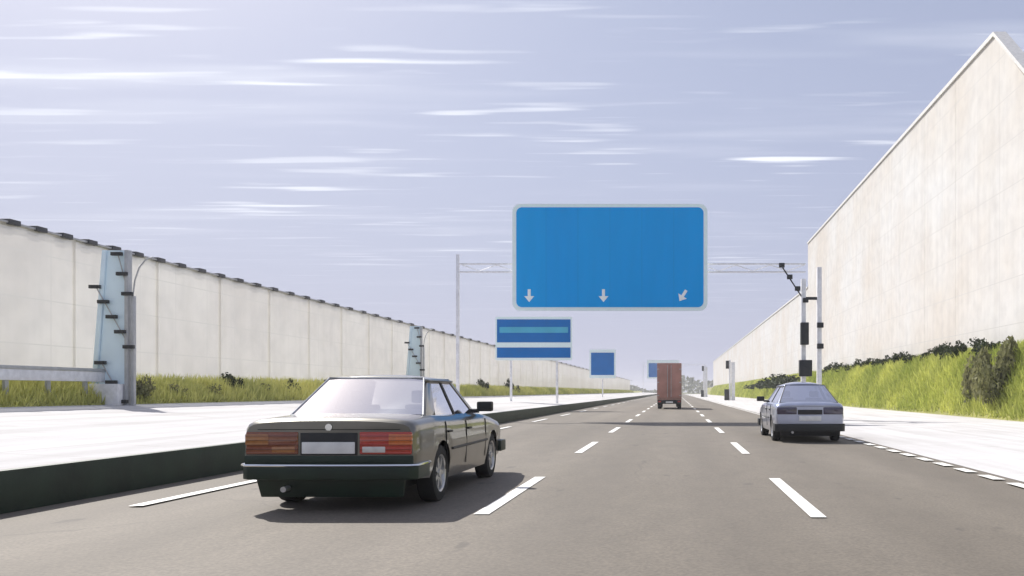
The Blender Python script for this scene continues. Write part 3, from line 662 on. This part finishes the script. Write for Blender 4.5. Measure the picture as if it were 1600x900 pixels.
    # bumpers: bevelled U-shaped beams wrapping round the corners
    def bumper(nm, yc, dr, z0, z1, mt, wrap, thick=0.13):
        w_ = P['wid'][2][1]
        pts = [(-w_ - 0.012, yc - dr*wrap), (-w_ - 0.012, yc - dr*0.02), (-w_ + 0.06, yc + dr*0.045), (-w_*0.5, yc + dr*0.075), (0, yc + dr*0.085), (w_*0.5, yc + dr*0.075), (w_ - 0.06, yc + dr*0.045), (w_ + 0.012, yc - dr*0.02), (w_ + 0.012, yc - dr*wrap)]
        inn = [(x*0.93, y - (dr*thick if 0 < i < 8 else 0)) for i, (x, y) in enumerate(pts)]
        b_ = MB(); n3 = len(pts); vv = [(x, y, z) for z in (z0, z1) for x, y in pts] + [(x, y, z) for z in (z0, z1) for x, y in inn]
        ff = []
        for i in range(n3 - 1): ff += [(i, i+1, n3+i+1, n3+i), (2*n3+i, 3*n3+i, 3*n3+i+1, 2*n3+i+1), (n3+i, n3+i+1, 3*n3+i+1, 3*n3+i), (i, 2*n3+i, 2*n3+i+1, i+1)]
        ff += [(0, n3, 3*n3, 2*n3), (n3-1, 3*n3-1, 4*n3-1, 2*n3-1)]
        b_.add(vv, ff); return b_.build(nm, mt, root, bevel=0.014), pts
    rb, bp = bumper('rear_bumper', 0.02, -1, P['bump'][0], P['bump'][1], P['bump_mat'], 0.42)
    if P.get('strip'): MB().tube([(x*1.004, y - 0.006, P['bump'][1] - 0.012) for x, y in bp], 0.014, 6).build('chrome_strip', MT['chrome'], rb, smooth=50)
    bumper('front_bumper', L - 0.02, 1, P['bump'][0], P['bump'][1], P['bump_mat'], 0.35)
    MB().prism([(-wid(0.2)*0.86, 0.03, P['bump'][0] + 0.02), (wid(0.2)*0.86, 0.03, P['bump'][0] + 0.02), (wid(0.2)*0.82, 0.07, 0.15), (-wid(0.2)*0.82, 0.07, 0.15)], (0, 0.05, 0)).build('rear_apron', P['bump_mat'], root, bevel=0.01)
    ex = MB(); ex.tube([(-0.42, -0.07, 0.24), (-0.42, 0.5, 0.25)], 0.028, 12); ex.build('exhaust_pipe', MT['alloy'], root, smooth=40)
    # flanks: seams, handles, strip, mirrors, wheels, lamps
    for sx in (-1, 1):
        for y in P['seams']:
            w_ = wid(y); MB().tube([(sx*w_*0.987, y, top(y)-0.07), (sx*w_*1.001, y, top(y)-0.14), (sx*(w_+0.002), y, 0.60), (sx*w_*0.985, y + 0.01, 0.34)], 0.005, 5).build('door_seam', MT['seam'], root)
        for y in P['seams'][:-1]:
            MB().box(sx*wid(y+.1)-0.018, sx*wid(y+.1)+0.018, y + 0.06, y + 0.22, 0.74, 0.765).build('door_handle', MT['black'], root, bevel=0.006)
        ysd = [0.5 + 0.2*i for i in range(int((L - 1.0)/0.2))]
        MB().tube([(sx*(wid(y)*1.0 + 0.002), y, 0.555) for y in ysd if abs(y-rw) > ar + 0.02 and abs(y-rf) > ar + 0.02 and rw < y < rf], 0.016, 6).build('rubbing_strip', MT['black'], root, smooth=50)
        my = G['side'][-1][1] - 0.1
        mi = MB().box(sx*(xb + 0.17) - 0.10, sx*(xb + 0.17) + 0.10, my - 0.05, my + 0.07, top(my) + 0.02, top(my) + 0.15).build('mirror', MT['black'], root, bevel=0.025)
        MB().box(sx*(xb + 0.03) - 0.06, sx*(xb + 0.03) + 0.06, my - 0.02, my + 0.03, top(my) + 0.0, top(my) + 0.05).build('mirror_arm', MT['black'], mi)
        for y in (rw, rf): wheel(root, sx*(wid(y) - 0.115), y, wr_, 0.19, sx)
        MB().box(sx*0.62 - 0.14, sx*0.62 + 0.14, L - 0.1, L + 0.008, 0.52, 0.64).build('headlight', MT['clear_lens'], root, bevel=0.02)
    return root

sedan = dict(L=4.4, axles=(0.92, 3.52), wheel_r=0.31,
    top=[(0, 0.885), (0.04, 0.912), (0.12, 0.925), (0.75, 0.945), (1.4, 0.93), (3.0, 0.915), (3.3, 0.89), (4.2, 0.79), (4.33, 0.75), (4.4, 0.69)],
    wid=[(0, 0.82), (0.04, 0.84), (0.15, 0.855), (0.6, 0.868), (2.2, 0.872), (3.6, 0.862), (4.2, 0.82), (4.34, 0.78), (4.4, 0.74)],
    sill=[(0, 0.34), (0.5, 0.30), (0.9, 0.23), (3.7, 0.22), (4.0, 0.28), (4.4, 0.32)],
    green=dict(base=(0.74, 3.06), roof=(1.34, 2.36), xr=0.565, xb=0.735, zr=1.325,
               side=[('pillar', 0.74, 1.12, 1.34, 1.50, True), ('window', 1.12, 1.92, 1.50, 1.87, 0), ('pillar', 1.92, 2.0, 1.87, 1.94, False), ('window', 2.0, 2.9, 1.94, 2.30, 0), ('pillar', 2.9, 3.06, 2.30, 2.36, True)]),
    lights_x=(0.30, 0.815), lights_z=(0.575, 0.80), lens=(MT['red_lens'], MT['amber_lens'], MT['clear_lens']), lens_l=(MT['shaded_lens'], MT['shaded_amber'], MT['shaded_amber']), bump=(0.33, 0.485), bump_mat=MT['bumper_green'], strip=True, badge=True, seal=MT['steel_grey'], plate_dz=0.01,
    seams=(1.06, 1.96, 3.02), paint=MT['paint_dark'], glass=MT['glass'])
make_car('saloon_car', (-3.40, 8.36, 0.006), 'green grey saloon car with dark green bumper and pale plate, largest on the road', sedan)
hatch = dict(L=4.25, axles=(0.78, 3.36), wheel_r=0.30,
    top=[(0, 0.86), (0.04, 0.90), (0.12, 0.93), (0.5, 0.95), (1.2, 0.94), (2.9, 0.92), (3.2, 0.89), (4.05, 0.78), (4.2, 0.72), (4.25, 0.67)],
    wid=[(0, 0.76), (0.04, 0.79), (0.15, 0.815), (0.6, 0.83), (2.2, 0.835), (3.5, 0.825), (4.05, 0.78), (4.2, 0.73), (4.25, 0.69)],
    sill=[(0, 0.36), (0.5, 0.30), (0.8, 0.23), (3.6, 0.22), (3.9, 0.28), (4.25, 0.32)],
    green=dict(base=(0.22, 3.0), roof=(0.86, 2.2), xr=0.50, xb=0.72, zr=1.335,
               side=[('pillar', 0.22, 0.62, 0.86, 1.02, True), ('window', 0.62, 1.72, 1.02, 1.62, 0), ('pillar', 1.72, 1.8, 1.62, 1.70, False), ('window', 1.8, 2.82, 1.70, 2.12, 0), ('pillar', 2.82, 3.0, 2.12, 2.2, True)]),
    lights_x=(0.31, 0.775), lights_z=(0.66, 0.83), lens=(MT['smoke_lens'], MT['smoke_lens'], MT['smoke_lens']), bump=(0.26, 0.44), bump_mat=MT['black'], bow=0.075, seal=MT['black'], strip=False, badge=False, plate_dz=-0.15,
    seams=(0.95, 1.76, 2.96), paint=MT['paint_silver'], glass=MT['glass'])
make_car('hatchback_car', (3.17, 20.0, 0.006), 'blue silver rounded hatchback with dark bumper and white plate in the right lane', hatch)

# ------------------------------------------------------------------ lorry
def make_lorry(loc):
    r = empty('box_lorry', loc, 'small red brown box lorry seen from behind, far ahead in the middle lane', 'lorry')
    w, h0, h1, ln = 0.84, 0.62, 3.15, 4.6
    MB().box(-w, w, 0.05, ln, h0, h1).build('box_body', MT['box_frame'], r, bevel=0.05)
    for sx in (-1, 1):
        d_ = MB().box(min(sx*0.015, sx*(w-0.08)), max(sx*0.015, sx*(w-0.08)), 0.0, 0.06, h0 + 0.16, h1 - 0.10).build('rear_door', MT['box_red'], r, bevel=0.012)
        for zz in (0.9, 1.8, 2.7): MB().box(sx*(w-0.09)-0.06, sx*(w-0.09)+0.06, -0.02, 0.0, zz, zz + 0.06).build('hinge', MT['steel_grey'], d_)
        MB().tube([(sx*0.12, -0.03, h0 + 0.2), (sx*0.12, -0.03, h1 - 0.15)], 0.018, 6).build('lock_bar', MT['steel_grey'], d_)
        MB().box(sx*0.66 - 0.1, sx*0.66 + 0.1, -0.02, 0.06, 0.47, 0.57).build('tail_light', MT['red_lens'], r, bevel=0.01)
        MB().box(sx*0.62 - 0.16, sx*0.62 + 0.16, 0.5, 0.53, 0.16, 0.5).build('mud_flap', MT['rubber'], r)
        for y in (1.1, 5.4): wheel(r, sx*0.68, y, 0.40, 0.26, sx)
    MB().box(-w+0.02, w-0.02, 0.02, 0.14, 0.36, 0.60).build('bumper', MT['black'], r, bevel=0.015)
    MB().box(-0.45, 0.45, 0.15, 6.0, 0.42, 0.61).build('chassis', MT['black'], r)
    MB().box(-0.24, 0.24, 0.0, 0.018, 0.42, 0.53).build('number_plate', MT['plate'], r)
    MB().prism([(-0.8, 4.75, 0.5), (-0.8, 6.3, 0.5), (-0.8, 6.35, 1.2), (-0.8, 5.95, 2.05), (-0.8, 4.75, 2.1)], (1.6, 0, 0)).build('cab', MT['box_red'], r, bevel=0.05)
make_lorry((-0.40, 58.0, 0.008))

# ------------------------------------------------------------------ the air: thin even haze over the whole place
hz = MB(); hz.box(-1520, 1520, -320, 2520, -1.1, 24.0)
hm = bpy.data.materials.new('haze'); hm.use_nodes = True; ht = hm.node_tree; ht.nodes.clear()
ho = ht.nodes.new('ShaderNodeOutputMaterial'); hv = ht.nodes.new('ShaderNodeVolumePrincipled')
hv.inputs['Color'].default_value = (0.95, 0.95, 1.0, 1); hv.inputs['Density'].default_value = HAZE; hv.inputs['Anisotropy'].default_value = 0.2
ht.links.new(hv.outputs[0], ho.inputs['Volume'])
tag(hz.build('haze', hm), kind='stuff')
